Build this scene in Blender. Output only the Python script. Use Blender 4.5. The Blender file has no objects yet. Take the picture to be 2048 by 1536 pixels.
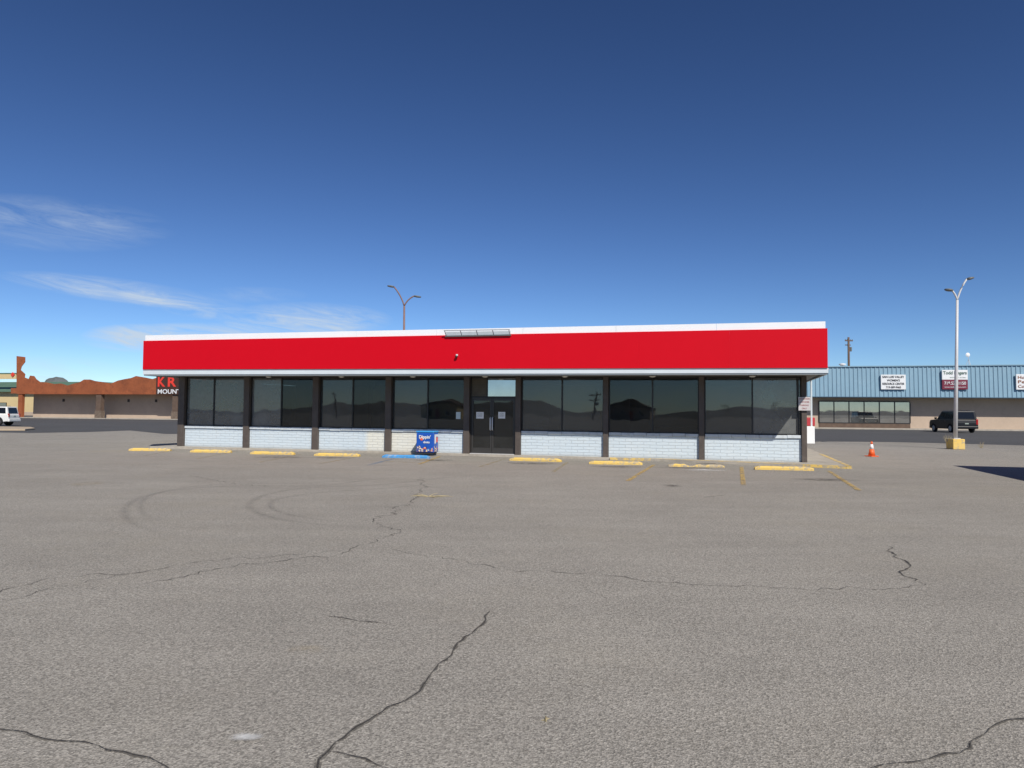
import bpy, bmesh, math, random
from mathutils import Vector, Matrix
random.seed(7)
D = bpy.data
SC = bpy.context.scene
C = SC.collection
pi = math.pi

# ------------------------------------------------------------------ camera model (2048 x 1536 measuring frame)
F = 1420.0; CAMH = 1.6
PITCH = math.atan(57/1420); ROLL = .0085
R3 = Matrix.Rotation(pi/2+PITCH, 3, 'X') @ Matrix.Rotation(ROLL, 3, 'Z')
CAM = Vector((0, 0, CAMH))
def ray(px, py): return (R3 @ Vector((px-1024, -(py-768), -F))).normalized()
def gp(px, py, z=0.0):
    d = ray(px, py); t = (z-CAMH)/d.z
    return Vector((d.x*t, d.y*t, z))
def zat(P, py):
    RT = R3.transposed()
    a = RT @ Vector((P.x, P.y, -CAMH)); b = RT @ Vector((0, 0, 1))
    k = (py-768)/F
    return (k*a.z-a.y)/(b.y-k*b.z)
def atdist(px, py, Y):
    d = ray(px, py); t = Y/d.y
    return CAM + d*t

# ------------------------------------------------------------------ materials
class NT:
    def __init__(s, nt): s.nt = nt
    def n(s, typ, **kw):
        nd = s.nt.nodes.new(typ)
        for k, v in kw.items():
            if k.startswith('i_'):
                key = k[2:]
                key = int(key) if key.isdigit() else key.replace('_', ' ')
                sock = nd.inputs[key]
                if isinstance(v, bpy.types.NodeSocket): s.nt.links.new(v, sock)
                else: sock.default_value = v
            else: setattr(nd, k, v)
        return nd
    def m(s, op, a, b=0.0, clamp=False):
        nd = s.n('ShaderNodeMath', operation=op, use_clamp=clamp)
        for i, v in enumerate((a, b)):
            if isinstance(v, bpy.types.NodeSocket): s.nt.links.new(v, nd.inputs[i])
            else: nd.inputs[i].default_value = v
        return nd.outputs[0]
    def mix(s, f, a, b, blend='MIX'):
        nd = s.n('ShaderNodeMix', data_type='RGBA', blend_type=blend)
        for i, v in ((0, f), (6, a), (7, b)):
            if isinstance(v, bpy.types.NodeSocket): s.nt.links.new(v, nd.inputs[i])
            else: nd.inputs[i].default_value = v if i == 0 else (v[0], v[1], v[2], 1)
        return nd.outputs[2]
    def noise(s, vec, scale, detail=4, rough=.55, dist=0):
        nd = s.n('ShaderNodeTexNoise', i_Scale=scale, i_Detail=detail, i_Roughness=rough, i_Distortion=dist)
        s.nt.links.new(vec, nd.inputs['Vector']); return nd.outputs[0]
    def ramp(s, v, lo, hi, a=0.0, b=1.0):
        nd = s.n('ShaderNodeMapRange', i_1=lo, i_2=hi, i_3=a, i_4=b, clamp=True)
        s.nt.links.new(v, nd.inputs[0]); return nd.outputs[0]
    def link(s, a, b): s.nt.links.new(a, b)

def newmat(name):
    m = D.materials.new(name); m.use_nodes = True
    nt = m.node_tree; nt.nodes.clear(); t = NT(nt)
    out = t.n('ShaderNodeOutputMaterial'); b = t.n('ShaderNodeBsdfPrincipled')
    t.link(b.outputs[0], out.inputs[0])
    tc = t.n('ShaderNodeTexCoord')
    return m, t, b, out, tc.outputs['Object']

def mat(name, col, rough=.6, var=.12, scale=1.5, bump=0.0, bscale=40, metal=0.0, dirt=None, dirtamt=.5, spec=.5):
    m, t, b, out, oc = newmat(name)
    n1 = t.noise(oc, scale, 5, .6)
    n2 = t.noise(oc, scale*9, 3, .6)
    f = t.m('ADD', t.m('MULTIPLY', n1, .65), t.m('MULTIPLY', n2, .35))
    k = t.ramp(f, .3, .7, 1-var, 1+var)
    vm = t.n('ShaderNodeVectorMath', operation='SCALE'); vm.inputs[0].default_value = col; t.link(k, vm.inputs['Scale'])
    c = vm.outputs[0]
    if dirt:
        c = t.mix(t.ramp(t.noise(oc, scale*2.3, 6, .7), .5, .68, 0, dirtamt), c, dirt)
    t.link(c, b.inputs['Base Color'])
    b.inputs['Roughness'].default_value = rough; b.inputs['Metallic'].default_value = metal
    b.inputs['Specular IOR Level'].default_value = spec
    if bump:
        bp = t.n('ShaderNodeBump', i_Strength=bump, i_Distance=.02); t.link(t.noise(oc, bscale, 4, .6), bp.inputs['Height'])
        t.link(bp.outputs[0], b.inputs['Normal'])
    return m

def worn_paint(name, col, cover=.5, under=None):
    """road paint with gaps where it has worn away"""
    m, t, b, out, oc = newmat(name)
    n = t.noise(oc, 6, 8, .75)
    a = t.ramp(n, .5-.18*cover-.05, .62-.2*cover, 0, 1)
    a = t.m('MULTIPLY', a, t.ramp(t.noise(oc, 55, 3, .7), .36, .52, .25, 1))
    t.link(t.mix(t.noise(oc, 3, 3), tuple(c*.8 for c in col), col), b.inputs['Base Color'])
    b.inputs['Roughness'].default_value = .8
    tr = t.n('ShaderNodeBsdfTransparent'); mx = t.n('ShaderNodeMixShader')
    t.link(t.m('SUBTRACT', 1.0, a), mx.inputs[0]); t.link(b.outputs[0], mx.inputs[1]); t.link(tr.outputs[0], mx.inputs[2])
    t.link(mx.outputs[0], out.inputs[0])
    return m

def stain_mat(name, col, amt):
    m, t, b, out, oc = newmat(name)
    tc = t.n('ShaderNodeTexCoord')
    mp = t.n('ShaderNodeVectorMath', operation='SUBTRACT'); t.link(tc.outputs['UV'], mp.inputs[0]); mp.inputs[1].default_value = (.5, .5, 0)
    ln = t.n('ShaderNodeVectorMath', operation='LENGTH'); t.link(mp.outputs[0], ln.inputs[0])
    fall = t.ramp(ln.outputs['Value'], .08, .48, 1, 0)
    n = t.ramp(t.noise(oc, 3.5, 6, .7), .38, .66, 0, 1)
    a = t.m('MULTIPLY', t.m('MULTIPLY', fall, n), amt)
    b.inputs['Base Color'].default_value = (*col, 1); b.inputs['Roughness'].default_value = .85
    tr = t.n('ShaderNodeBsdfTransparent'); mx = t.n('ShaderNodeMixShader')
    t.link(a, mx.inputs[0]); t.link(tr.outputs[0], mx.inputs[1]); t.link(b.outputs[0], mx.inputs[2])
    t.link(mx.outputs[0], out.inputs[0])
    return m

def skid_mat():
    m, t, b, out, oc = newmat('tyre rubber trace')
    uv = t.n('ShaderNodeTexCoord').outputs['UV']
    sp = t.n('ShaderNodeSeparateXYZ'); t.link(uv, sp.inputs[0])
    e = t.m('SUBTRACT', 1.0, t.m('ABSOLUTE', t.m('MULTIPLY', t.m('SUBTRACT', sp.outputs[1], .5), 2.0)))
    ends = t.m('MULTIPLY', t.ramp(sp.outputs[0], 0, .2), t.ramp(sp.outputs[0], .8, 1, 1, 0))
    a = t.m('MULTIPLY', t.m('MULTIPLY', t.ramp(e, 0, .9), ends), t.ramp(t.noise(oc, 2.2, 5, .7), .3, .7, .03, .20))
    b.inputs['Base Color'].default_value = (.10, .094, .086, 1); b.inputs['Roughness'].default_value = .8
    tr = t.n('ShaderNodeBsdfTransparent'); mx = t.n('ShaderNodeMixShader')
    t.link(a, mx.inputs[0]); t.link(tr.outputs[0], mx.inputs[1]); t.link(b.outputs[0], mx.inputs[2])
    t.link(mx.outputs[0], out.inputs[0])
    return m

def asphalt(name, base, warm=1.0, speck=.5):
    m, t, b, out, oc = newmat(name)
    big = t.noise(oc, .09, 5, .6, .4)
    mid = t.noise(oc, .55, 5, .65)
    mp = t.n('ShaderNodeMapping'); mp.inputs['Scale'].default_value = (.35, 2.2, 1); t.link(oc, mp.inputs[0])
    streak = t.noise(mp.outputs[0], .9, 5, .6)
    fine = t.noise(oc, 42, 3, .85)
    vo = t.n('ShaderNodeTexVoronoi', i_Scale=105.0); t.link(oc, vo.inputs['Vector'])
    sp = t.n('ShaderNodeSeparateColor'); t.link(vo.outputs['Color'], sp.inputs[0])
    k = t.ramp(big, .3, .7, .91, 1.09)
    k = t.m('MULTIPLY', k, t.ramp(mid, .3, .7, .93, 1.07))
    k = t.m('MULTIPLY', k, t.ramp(streak, .3, .7, .94, 1.06))
    k = t.m('MULTIPLY', k, t.ramp(fine, .32, .68, 1-.62*speck, 1+.62*speck))
    k = t.m('MULTIPLY', k, t.ramp(sp.outputs[0], 0, 1, 1-.75*speck, 1+.75*speck))
    chip = t.ramp(sp.outputs[1], .90, .95, 0, .7*speck)
    vm = t.n('ShaderNodeVectorMath', operation='SCALE'); vm.inputs[0].default_value = base; t.link(k, vm.inputs['Scale'])
    c = t.mix(chip, vm.outputs[0], tuple(min(1, x*2.0) for x in base))
    pit = t.ramp(t.noise(oc, 7, 5, .8), .69, .75, 0, .55)
    c = t.mix(pit, c, tuple(x*.35 for x in base))
    warmpatch = t.ramp(t.noise(oc, .3, 6, .7), .50, .72, 0, .3)
    c = t.mix(warmpatch, c, (base[0]*1.15, base[1]*1.11, base[2]*1.0))
    t.link(c, b.inputs['Base Color']); b.inputs['Roughness'].default_value = .93
    b.inputs['Specular IOR Level'].default_value = .2
    bp = t.n('ShaderNodeBump', i_Strength=.5, i_Distance=.008)
    h = t.m('ADD', vo.outputs['Distance'], t.m('MULTIPLY', fine, .8)); t.link(h, bp.inputs['Height'])
    t.link(bp.outputs[0], b.inputs['Normal'])
    return m

def glass(name, refl=.13, tint=(.34, .36, .37), gl=(.90, .94, .96), wav=.008, dusty=.10):
    m, t, b, out, oc = newmat(name)
    t.nt.nodes.remove(b)
    fr = t.n('ShaderNodeLayerWeight', i_Blend=.25)
    fac = t.m('ADD', t.m('MULTIPLY', fr.outputs['Fresnel'], .6), refl, True)
    tr = t.n('ShaderNodeBsdfTransparent', i_Color=(*tint, 1))
    g = t.n('ShaderNodeBsdfGlossy', i_Color=(*gl, 1), i_Roughness=.015)
    df = t.n('ShaderNodeBsdfDiffuse', i_Color=(.34, .35, .34, 1))
    bp = t.n('ShaderNodeBump', i_Strength=wav, i_Distance=.5); t.link(t.noise(oc, .8, 2, .4), bp.inputs['Height'])
    t.link(bp.outputs[0], g.inputs['Normal'])
    mx = t.n('ShaderNodeMixShader'); t.link(fac, mx.inputs[0]); t.link(tr.outputs[0], mx.inputs[1]); t.link(g.outputs[0], mx.inputs[2])
    dust = t.n('ShaderNodeMixShader'); t.link(t.ramp(t.noise(oc, 1.2, 5, .7), .3, .75, dusty*.5, dusty*1.3), dust.inputs[0])
    t.link(mx.outputs[0], dust.inputs[1]); t.link(df.outputs[0], dust.inputs[2])
    t.link(dust.outputs[0], out.inputs[0])
    return m

# ------------------------------------------------------------------ mesh helper
class MB:
    def __init__(s): s.v = []; s.f = []; s.uv = None
    def add(s, vs, fs):
        o = len(s.v); s.v += [tuple(p) for p in vs]; s.f += [tuple(i+o for i in f) for f in fs]; return s
    def hexa(s, p):
        return s.add(p, [(3, 2, 1, 0), (4, 5, 6, 7), (0, 1, 5, 4), (1, 2, 6, 5), (2, 3, 7, 6), (3, 0, 4, 7)])
    def box(s, x0, x1, y0, y1, z0, z1):
        return s.hexa([(x0, y0, z0), (x1, y0, z0), (x1, y1, z0), (x0, y1, z0), (x0, y0, z1), (x1, y0, z1), (x1, y1, z1), (x0, y1, z1)])
    def sbox(s, x0, x1, y0, y1, za0, za1, zb0, zb1):
        return s.hexa([(x0, y0, za0), (x1, y0, zb0), (x1, y1, zb0), (x0, y1, za0), (x0, y0, za1), (x1, y0, zb1), (x1, y1, zb1), (x0, y1, za1)])
    def prism_y(s, poly, y0, y1):
        n = len(poly)
        vs = [(x, y0, z) for x, z in poly]+[(x, y1, z) for x, z in poly]
        return s.add(vs, [tuple(range(n)), tuple(range(2*n-1, n-1, -1))]+[(i, i+n, (i+1) % n+n, (i+1) % n) for i in range(n)])
    def prism_z(s, poly, z0, z1):
        n = len(poly)
        vs = [(x, y, z0) for x, y in poly]+[(x, y, z1) for x, y in poly]
        return s.add(vs, [tuple(range(n-1, -1, -1)), tuple(range(n, 2*n))]+[(i, (i+1) % n, (i+1) % n+n, i+n) for i in range(n)])
    def tube(s, pts, rad, seg=10, cap=True):
        pts = [Vector(p) for p in pts]
        if not hasattr(rad, '__len__'): rad = [rad]*len(pts)
        vs = []; fs = []
        for i, p in enumerate(pts):
            a = pts[max(i-1, 0)]; b = pts[min(i+1, len(pts)-1)]
            d = (b-a).normalized()
            up = Vector((0, 0, 1)) if abs(d.z) < .9 else Vector((1, 0, 0))
            x = d.cross(up).normalized(); y = d.cross(x).normalized()
            for k in range(seg):
                t = 2*pi*k/seg; vs.append(p+(x*math.cos(t)+y*math.sin(t))*rad[i])
        for i in range(len(pts)-1):
            for k in range(seg):
                a = i*seg+k; b = i*seg+(k+1) % seg
                fs.append((a, b, b+seg, a+seg))
        if cap:
            fs.append(tuple(range(seg-1, -1, -1))); fs.append(tuple((len(pts)-1)*seg+k for k in range(seg)))
        return s.add(vs, fs)
    def lathe(s, prof, c=(0, 0, 0), seg=20, axis='z'):
        vs = []; fs = []
        for r, h in prof:
            for k in range(seg):
                t = 2*pi*k/seg
                if axis == 'z': vs.append((c[0]+r*math.cos(t), c[1]+r*math.sin(t), c[2]+h))
                else: vs.append((c[0]+r*math.cos(t), c[1]+h, c[2]+r*math.sin(t)))
        for i in range(len(prof)-1):
            for k in range(seg):
                a = i*seg+k; b = i*seg+(k+1) % seg; fs.append((a, b, b+seg, a+seg))
        fs.append(tuple(range(seg-1, -1, -1))); fs.append(tuple((len(prof)-1)*seg+k for k in range(seg)))
        return s.add(vs, fs)
    def build(s, name, m, parent=None, bevel=0, smooth=False, seg=2):
        me = D.meshes.new(name); me.from_pydata(s.v, [], s.f)
        bm = bmesh.new(); bm.from_mesh(me); bmesh.ops.recalc_face_normals(bm, faces=bm.faces); bm.to_mesh(me); bm.free()
        me.materials.append(m)
        if smooth:
            for p in me.polygons: p.use_smooth = True
        o = D.objects.new(name, me); C.objects.link(o)
        if parent: o.parent = parent
        if bevel:
            md = o.modifiers.new('bevel', 'BEVEL'); md.width = bevel; md.segments = seg; md.limit_method = 'ANGLE'; md.angle_limit = .6
        return o

def tag(o, label=None, cat=None, group=None, kind=None):
    if label: o['label'] = label
    if cat: o['category'] = cat
    if group: o['group'] = group
    if kind: o['kind'] = kind
    return o
def empty(name, loc, rz, label, cat, group=None):
    o = D.objects.new(name, None); C.objects.link(o); o.empty_display_size = .3
    o.location = loc; o.rotation_euler = (0, 0, rz)
    return tag(o, label, cat, group)
def strip(name, pts, w, m, parent, z=.004):
    n = len(pts)
    if not hasattr(w, '__len__'): w = [w]*n
    vs = []; fs = []; L = [0]
    for i in range(1, n): L.append(L[-1]+(Vector(pts[i][:2])-Vector(pts[i-1][:2])).length)
    for i in range(n):
        a = Vector(pts[max(i-1, 0)][:2]); b = Vector(pts[min(i+1, n-1)][:2]); d = (b-a).normalized(); q = Vector((-d.y, d.x))
        p = Vector(pts[i][:2]); vs.append((*(p+q*w[i]/2), z)); vs.append((*(p-q*w[i]/2), z))
    for i in range(n-1): fs.append((2*i, 2*i+1, 2*i+3, 2*i+2))
    me = D.meshes.new(name); me.from_pydata(vs, [], fs); me.materials.append(m)
    uv = me.uv_layers.new(name='uv')
    for lp in me.loops:
        i = lp.vertex_index; uv.data[lp.index].uv = (L[i//2]/max(L[-1], .001), float(i % 2))
    bm = bmesh.new(); bm.from_mesh(me)
    for f in bm.faces:
        if f.normal.z < 0: f.normal_flip()
    bm.to_mesh(me); bm.free()
    o = D.objects.new(name, me); C.objects.link(o); o.parent = parent
    return o
def spot(name, px, py, rx, ry, m, parent, z=.006):
    P = gp(px, py); vs = [(P.x-rx, P.y-ry, z), (P.x+rx, P.y-ry, z), (P.x+rx, P.y+ry, z), (P.x-rx, P.y+ry, z)]
    me = D.meshes.new(name); me.from_pydata(vs, [], [(0, 1, 2, 3)]); me.materials.append(m)
    uv = me.uv_layers.new(name='uv')
    for lp, c in zip(me.loops, [(0, 0), (1, 0), (1, 1), (0, 1)]): uv.data[lp.index].uv = c
    o = D.objects.new(name, me); C.objects.link(o); o.parent = parent
    return o
def text(name, s, x0, x1, z0, z1, y, m, parent, bold=0.0, space=1.0):
    cu = D.curves.new('t', 'FONT'); cu.body = s; cu.offset = bold; cu.space_character = space
    to = D.objects.new('t', cu); C.objects.link(to)
    bpy.context.view_layer.update()
    me = D.meshes.new_from_object(to.evaluated_get(bpy.context.evaluated_depsgraph_get()))
    D.objects.remove(to)
    xs = [v.co.x for v in me.vertices]; ys = [v.co.y for v in me.vertices]
    ax, bx, ay, by = min(xs), max(xs), min(ys), max(ys)
    for v in me.vertices:
        v.co = ((v.co.x-ax)/(bx-ax)*(x1-x0)+x0, y, (v.co.y-ay)/(by-ay)*(z1-z0)+z0)
    me.materials.clear(); me.materials.append(m); me.name = name
    o = D.objects.new(name, me); C.objects.link(o); o.parent = parent
    return o

class Frame:
    def __init__(s, O, B):
        s.O = O; d = (B-O); d.z = 0; s.W = d.length; s.u = d.normalized(); s.v = Vector((-s.u.y, s.u.x, 0))
        s.rz = math.atan2(s.u.y, s.u.x)
    def on(s, px, py, d=0.0):
        P0 = s.O+s.v*d; r = ray(px, py); t = (P0-CAM).dot(s.v)/r.dot(s.v); P = CAM+r*t
        return (P-s.O).dot(s.u), P.z
    def loc(s, P): return (P-s.O).dot(s.u), (P-s.O).dot(s.v)
    def world(s, x, y, z=0): 
        q = s.O+s.u*x+s.v*y; return Vector((q.x, q.y, z))
def lerp(a, b, t): return a+(b-a)*t

# ------------------------------------------------------------------ palette
M = {}
M['asphalt'] = asphalt('weathered asphalt', (.283, .262, .228), speck=.5)
M['dark_asphalt'] = asphalt('newer dark asphalt', (.085, .084, .085), speck=.35)
M['concrete'] = mat('concrete', (.40, .36, .30), .9, .18, .8, .3, 60, dirt=(.21, .19, .165), dirtamt=.6)
M['kerb'] = mat('kerb concrete', (.42, .33, .23), .9, .15, 2)
M['red'] = mat('red panel', (.60, .0022, .012), .5, .025, .4, spec=.15)
M['white'] = mat('white painted metal', (.82, .83, .84), .5, .03, 1)
M['trim'] = mat('pale grey trim', (.62, .68, .71), .5, .06, 2)
M['trim_edge'] = mat('dull grey edge', (.36, .40, .42), .5, .06, 2)
M['brown'] = mat('dark brown paint', (.085, .068, .058), .6, .2, 1.3, dirt=(.16, .135, .115), dirtamt=.35)
M['frame'] = mat('bronze window frame', (.022, .019, .017), .4, .1, 3)
M['soffit'] = mat('soffit board', (.24, .24, .235), .8, .12, .8)
M['stucco'] = mat('pale stucco', (.5, .5, .48), .9, .08, 1, .2, 80)
M['interior'] = mat('interior wall', (.60, .60, .58), .9, .1, .5)
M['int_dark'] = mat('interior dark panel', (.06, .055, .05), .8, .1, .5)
M['int_floor'] = mat('interior floor', (.14, .13, .12), .6, .2, .8)
M['roof'] = mat('roof membrane', (.4, .4, .38), .9, .1, .5)
M['glass'] = glass('tinted store glass', .035, (.40, .42, .42), dusty=.05)
M['glass_mid'] = glass('lightly dusty store glass', .07, (.42, .43, .43), dusty=.14)
M['glass_dusty'] = glass('dusty store glass', .11, (.42, .44, .45), dusty=.42)
M['glass_sky'] = glass('mirroring transom glass', .62, (.4, .44, .46), (1, 1, 1), .004, .2)
M['glass_far'] = glass('far store glass', .35, (.12, .12, .12), (.95, .93, .90), .003, .2)
M['glass_door'] = glass('door glass', .05, (.18, .18, .18), dusty=.05)
M['glass_pale'] = mat('pale film', (.60, .68, .68), .3, .08, 2)
M['carglass'] = mat('car glass', (.008, .009, .010), .15, .1, 2, spec=.4)
M['tan'] = mat('tan stucco wall', (.46, .36, .275), .95, .08, .35, dirt=(.37, .29, .225), dirtamt=.4)
def yellow_concrete(name, cover):
    m, t, b, out, oc = newmat(name)
    n = t.noise(oc, 5, 8, .75)
    a = t.ramp(n, .62-cover*.3, .70-cover*.3, 0, 1)
    c = t.mix(a, (.36, .31, .24), (.72, .49, .12))
    c = t.mix(t.ramp(t.noise(oc, 1.4, 5, .7), .45, .7, 0, .5), c, (.60, .48, .24))
    t.link(c, b.inputs['Base Color']); b.inputs['Roughness'].default_value = .85
    bp = t.n('ShaderNodeBump', i_Strength=.6, i_Distance=.02); t.link(t.noise(oc, 18, 5, .7), bp.inputs['Height']); t.link(bp.outputs[0], b.inputs['Normal'])
    return m
M['yellow'] = yellow_concrete('yellow painted concrete', .72)
M['yellow_worn'] = yellow_concrete('worn yellow concrete', .52)
M['blue_concrete'] = mat('blue painted concrete', (.06, .27, .56), .85, .2, 3, .4, 20, dirt=(.45, .43, .40), dirtamt=.7)
M['line_yellow'] = worn_paint('worn yellow line', (.62, .43, .14), .34)
M['line_faint'] = worn_paint('faint yellow line', (.50, .39, .18), .0)
M['line_blue'] = worn_paint('faint blue line', (.12, .28, .50), .1)
M['crack'] = worn_paint('crack void', (.055, .050, .043), 1.2)
M['crackedge'] = worn_paint('crack dust edge', (.15, .137, .118), .3)
M['rust'] = mat('rusted steel', (.30, .085, .03), .75, .3, .5, dirt=(.15, .042, .018), dirtamt=.6)
M['steel'] = mat('pale painted pole', (.55, .55, .55), .5, .08, 3)
M['bronze'] = mat('brown painted pole', (.20, .12, .10), .6, .15, 3)
M['lamphead'] = mat('lamp head grey', (.13, .135, .13), .5, .1, 3)
M['lens'] = mat('lamp lens', (.75, .74, .68), .2, .05, 3)
M['wood'] = mat('weathered pole wood', (.12, .08, .058), .9, .3, 2)
M['black'] = mat('black paint', (.008, .008, .010), .4, .1, 2, spec=.35)
M['rubber'] = mat('tyre rubber', (.02, .02, .02), .9, .2, 5)
M['alloy'] = mat('alloy rim', (.45, .45, .46), .35, .1, 5, metal=.7)
M['carwhite'] = mat('white car paint', (.72, .71, .68), .3, .05, 1)
M['redlens'] = mat('red lens', (.35, .01, .01), .2, .1, 3)
M['chrome'] = mat('chrome', (.6, .6, .6), .2, .05, 3, metal=.9)
M['plate'] = mat('licence plate', (.30, .34, .30), .5, .1, 20)
M['orange'] = mat('orange cone plastic', (.80, .13, .025), .5, .08, 6, dirt=(.4, .1, .04), dirtamt=.4)
M['paper'] = mat('white paper', (.88, .88, .86), .8, .03, 4)
M['ink'] = mat('dark ink', (.03, .03, .03), .8, .02, 4)
M['signwhite'] = mat('sign white face', (.74, .75, .75), .5, .04, 1)
M['signgrey'] = mat('greyed sign face', (.58, .55, .55), .5, .06, 1)
M['green_ink'] = mat('grey green lettering', (.10, .16, .13), .6, .03, 4)
M['maroon'] = mat('maroon sign face', (.16, .012, .035), .5, .06, 1)
M['brownink'] = mat('brown lettering', (.25, .10, .05), .6, .03, 4)
M['redink'] = mat('red lettering', (.30, .03, .03), .6, .05, 4)
M['signred'] = mat('red sign letter', (.75, .05, .03), .4, .1, 2)
M['freezer'] = mat('blue freezer', (.012, .085, .42), .35, .1, 3)
M['freezer_light'] = mat('light blue print', (.05, .32, .68), .4, .1, 3)
M['orange_print'] = mat('orange print', (.85, .12, .03), .4, .1, 3)
M['greenroof'] = mat('green metal roof', (.09, .16, .11), .6, .15, .5)
M['paleyellow'] = mat('pale yellow stucco', (.62, .48, .25), .9, .06, .4)
M['stone'] = mat('stone pillar', (.16, .12, .09), .95, .5, 4, .8, 6)
M['straw'] = mat('dry straw', (.46, .38, .22), .9, .25, 3)
M['redbox'] = mat('red box paint', (.45, .04, .05), .5, .1, 3)
M['bluemetal'] = mat('blue ribbed metal', (.21, .34, .43), .5, .07, .4, dirt=(.27, .39, .47), dirtamt=.4)
M['darkblue'] = mat('dark blue trim', (.06, .11, .16), .5, .1, 1)

# ------------------------------------------------------------------ ground
gmb = MB(); gmb.add([(-2500, -2500, 0), (2500, -2500, 0), (2500, 2500, 0), (-2500, 2500, 0)], [(0, 1, 2, 3)])
ground = gmb.build('ground', M['asphalt']); tag(ground, 'weathered grey asphalt parking lot with cracks', 'parking lot', kind='structure')
def sheet(name, pix, m, z, label):
    P = [gp(*p) for p in pix]
    mb = MB(); mb.add([(p.x, p.y, z) for p in P], [tuple(range(len(P)))])
    o = mb.build(name, m)
    for p in o.data.polygons:
        if p.normal.z < 0: o.data.flip_normals(); break
    return tag(o, label, 'road', kind='structure')
sheet('road', [(1500, 884), (1640, 883), (1780, 884), (1900, 887), (2048, 891), (2600, 897), (2600, 848), (1500, 844)], M['dark_asphalt'], .004, 'strip of darker asphalt in front of the blue roofed shops')
sheet('side_road', [(-500, 866), (0, 865), (60, 866), (180, 864), (260, 861), (330, 868), (420, 868), (420, 832), (-500, 826)], M['dark_asphalt'], .004, 'strip of darker asphalt in front of the rusty roofed shop')

# ------------------------------------------------------------------ cracks, lines, stains
def jag(pix, amp=.05, step=.10):
    P = [gp(*p) for p in pix]; out = [P[0]]
    for a, b in zip(P[:-1], P[1:]):
        n = max(2, int((b-a).length/step)); d = (b-a).normalized(); q = Vector((-d.y, d.x, 0)); off = 0
        for i in range(1, n+1):
            off = off*.5+random.uniform(-amp, amp)*(0 if i == n else 1)
            out.append(a.lerp(b, i/n)+q*off)
    return out
cracks = [
 ([(980,1222),(970,1245),(950,1262),(915,1295),(890,1320),(862,1348),(845,1372),(820,1393),(795,1407),(768,1425),(735,1445),(700,1468),(670,1485),(655,1505),(640,1536),(620,1580)], .007, .026),
 ([(655,1503),(690,1510),(730,1518),(790,1540)], .005, .018),
 ([(-60,1448),(0,1460),(60,1475),(130,1483),(190,1493),(250,1503),(300,1515),(345,1545)], .005, .026),
 ([(2100,1428),(2048,1438),(2000,1450),(1975,1470),(1950,1500),(1925,1510),(1880,1515),(1820,1525),(1740,1540)], .006, .026),
 ([(1775,1092),(1790,1115),(1812,1135),(1820,1155),(1835,1172)], .007, .055),
 ([(840,955),(850,975),(840,985),(820,1003),(795,1018),(780,1030),(750,1033),(748,1042),(780,1055),(800,1062)], .006, .08),
 ([(800,1062),(770,1075),(740,1085),(700,1098),(650,1115),(600,1118),(500,1128),(430,1138),(370,1155),(280,1168)], .004, .07),
 ([(780,1098),(850,1110),(930,1125),(1000,1138),(1100,1143),(1200,1150),(1290,1165),(1400,1168),(1480,1172),(1600,1178),(1720,1178),(1830,1170)], .0030, .06),
 ([(650,1232),(700,1240),(740,1243),(775,1248)], .004, .02),
 ([(-80,1205),(0,1185),(80,1160),(200,1148),(290,1146)], .003, .05),
 ([(1410,995),(1450,990)], .008, .04),
 ([(690,1100),(560,1112),(430,1120),(300,1140),(150,1170),(0,1200)], .003, .06),
 ([(1990,1285),(2060,1300)], .004, .02),
 ([(380,950),(470,968),(560,975)], .005, .08)]
for pix, w, amp in cracks:
    P = jag(pix, amp, .07)
    ws = [w*random.uniform(.25, 1.7) for _ in P]; ws[0] = ws[-1] = w*.15
    strip('pavement_crack', P, [x*3.2 for x in ws], M['crackedge'], ground, .003)
    strip('pavement_crack', P, ws, M['crack'], ground, .006)
sk = skid_mat()
def smooth_path(pix, n=14):
    P = [gp(*p) for p in pix]; out = []
    for i in range(len(P)-1):
        p0, p1, p2, p3 = P[max(i-1, 0)], P[i], P[i+1], P[min(i+2, len(P)-1)]
        for k in range(n):
            t = k/n
            out.append(.5*((2*p1)+(-p0+p2)*t+(2*p0-5*p1+4*p2-p3)*t*t+(-p0+3*p1-3*p2+p3)*t**3))
    return out+[P[-1]]
for pix, w in [([(900,950),(760,958),(640,972),(520,972),(400,976),(300,990),(252,1015),(262,1045),(330,1068),(430,1078)], .20),
               ([(1000,948),(900,955),(760,970),(620,976),(540,988),(500,1008),(525,1030),(620,1048),(740,1056),(860,1068)], .20),
               ([(980,962),(880,968),(760,978),(640,986),(560,998),(540,1012),(570,1028),(660,1042),(780,1050)], .16),
               ([(800,950),(690,962),(560,968),(430,970),(330,983),(285,1003),(290,1030),(340,1050)], .16)]:
    strip('tyre_mark', smooth_path(pix), w, sk, ground, .008)
for a, b, w, m in [((1308,930),(1256,962),.11,'line_yellow'), ((1483,934),(1487,971),.11,'line_yellow'), ((1657,942),(1718,981),.11,'line_yellow'),
                   ((725,912),(640,928),.11,'line_faint'), ((600,909),(520,925),.11,'line_faint'), ((470,903),(395,918),.1,'line_faint'), ((350,900),(290,912),.1,'line_faint'),
                   ((1135,925),(1105,945),.11,'line_faint'), ((1010,918),(960,934),.11,'line_faint'), ((790,917),(735,931),.11,'line_blue'),
                   ((880,913),(838,929),.11,'line_yellow'), ((735,921),(850,927),.1,'line_faint'), ((252,902),(180,903),.1,'line_yellow')]:
    strip('parking_line', [gp(*a).lerp(gp(*b), i/8) for i in range(9)], w, M[m], ground, .010)
st_dark = stain_mat('oil stain', (.06, .053, .045), .7); st_pale = stain_mat('pale dust', (.52, .48, .42), .35)
st_ylw = stain_mat('ochre spill', (.50, .38, .19), .5); st_white = stain_mat('white spill', (.8, .8, .78), .9)
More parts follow.
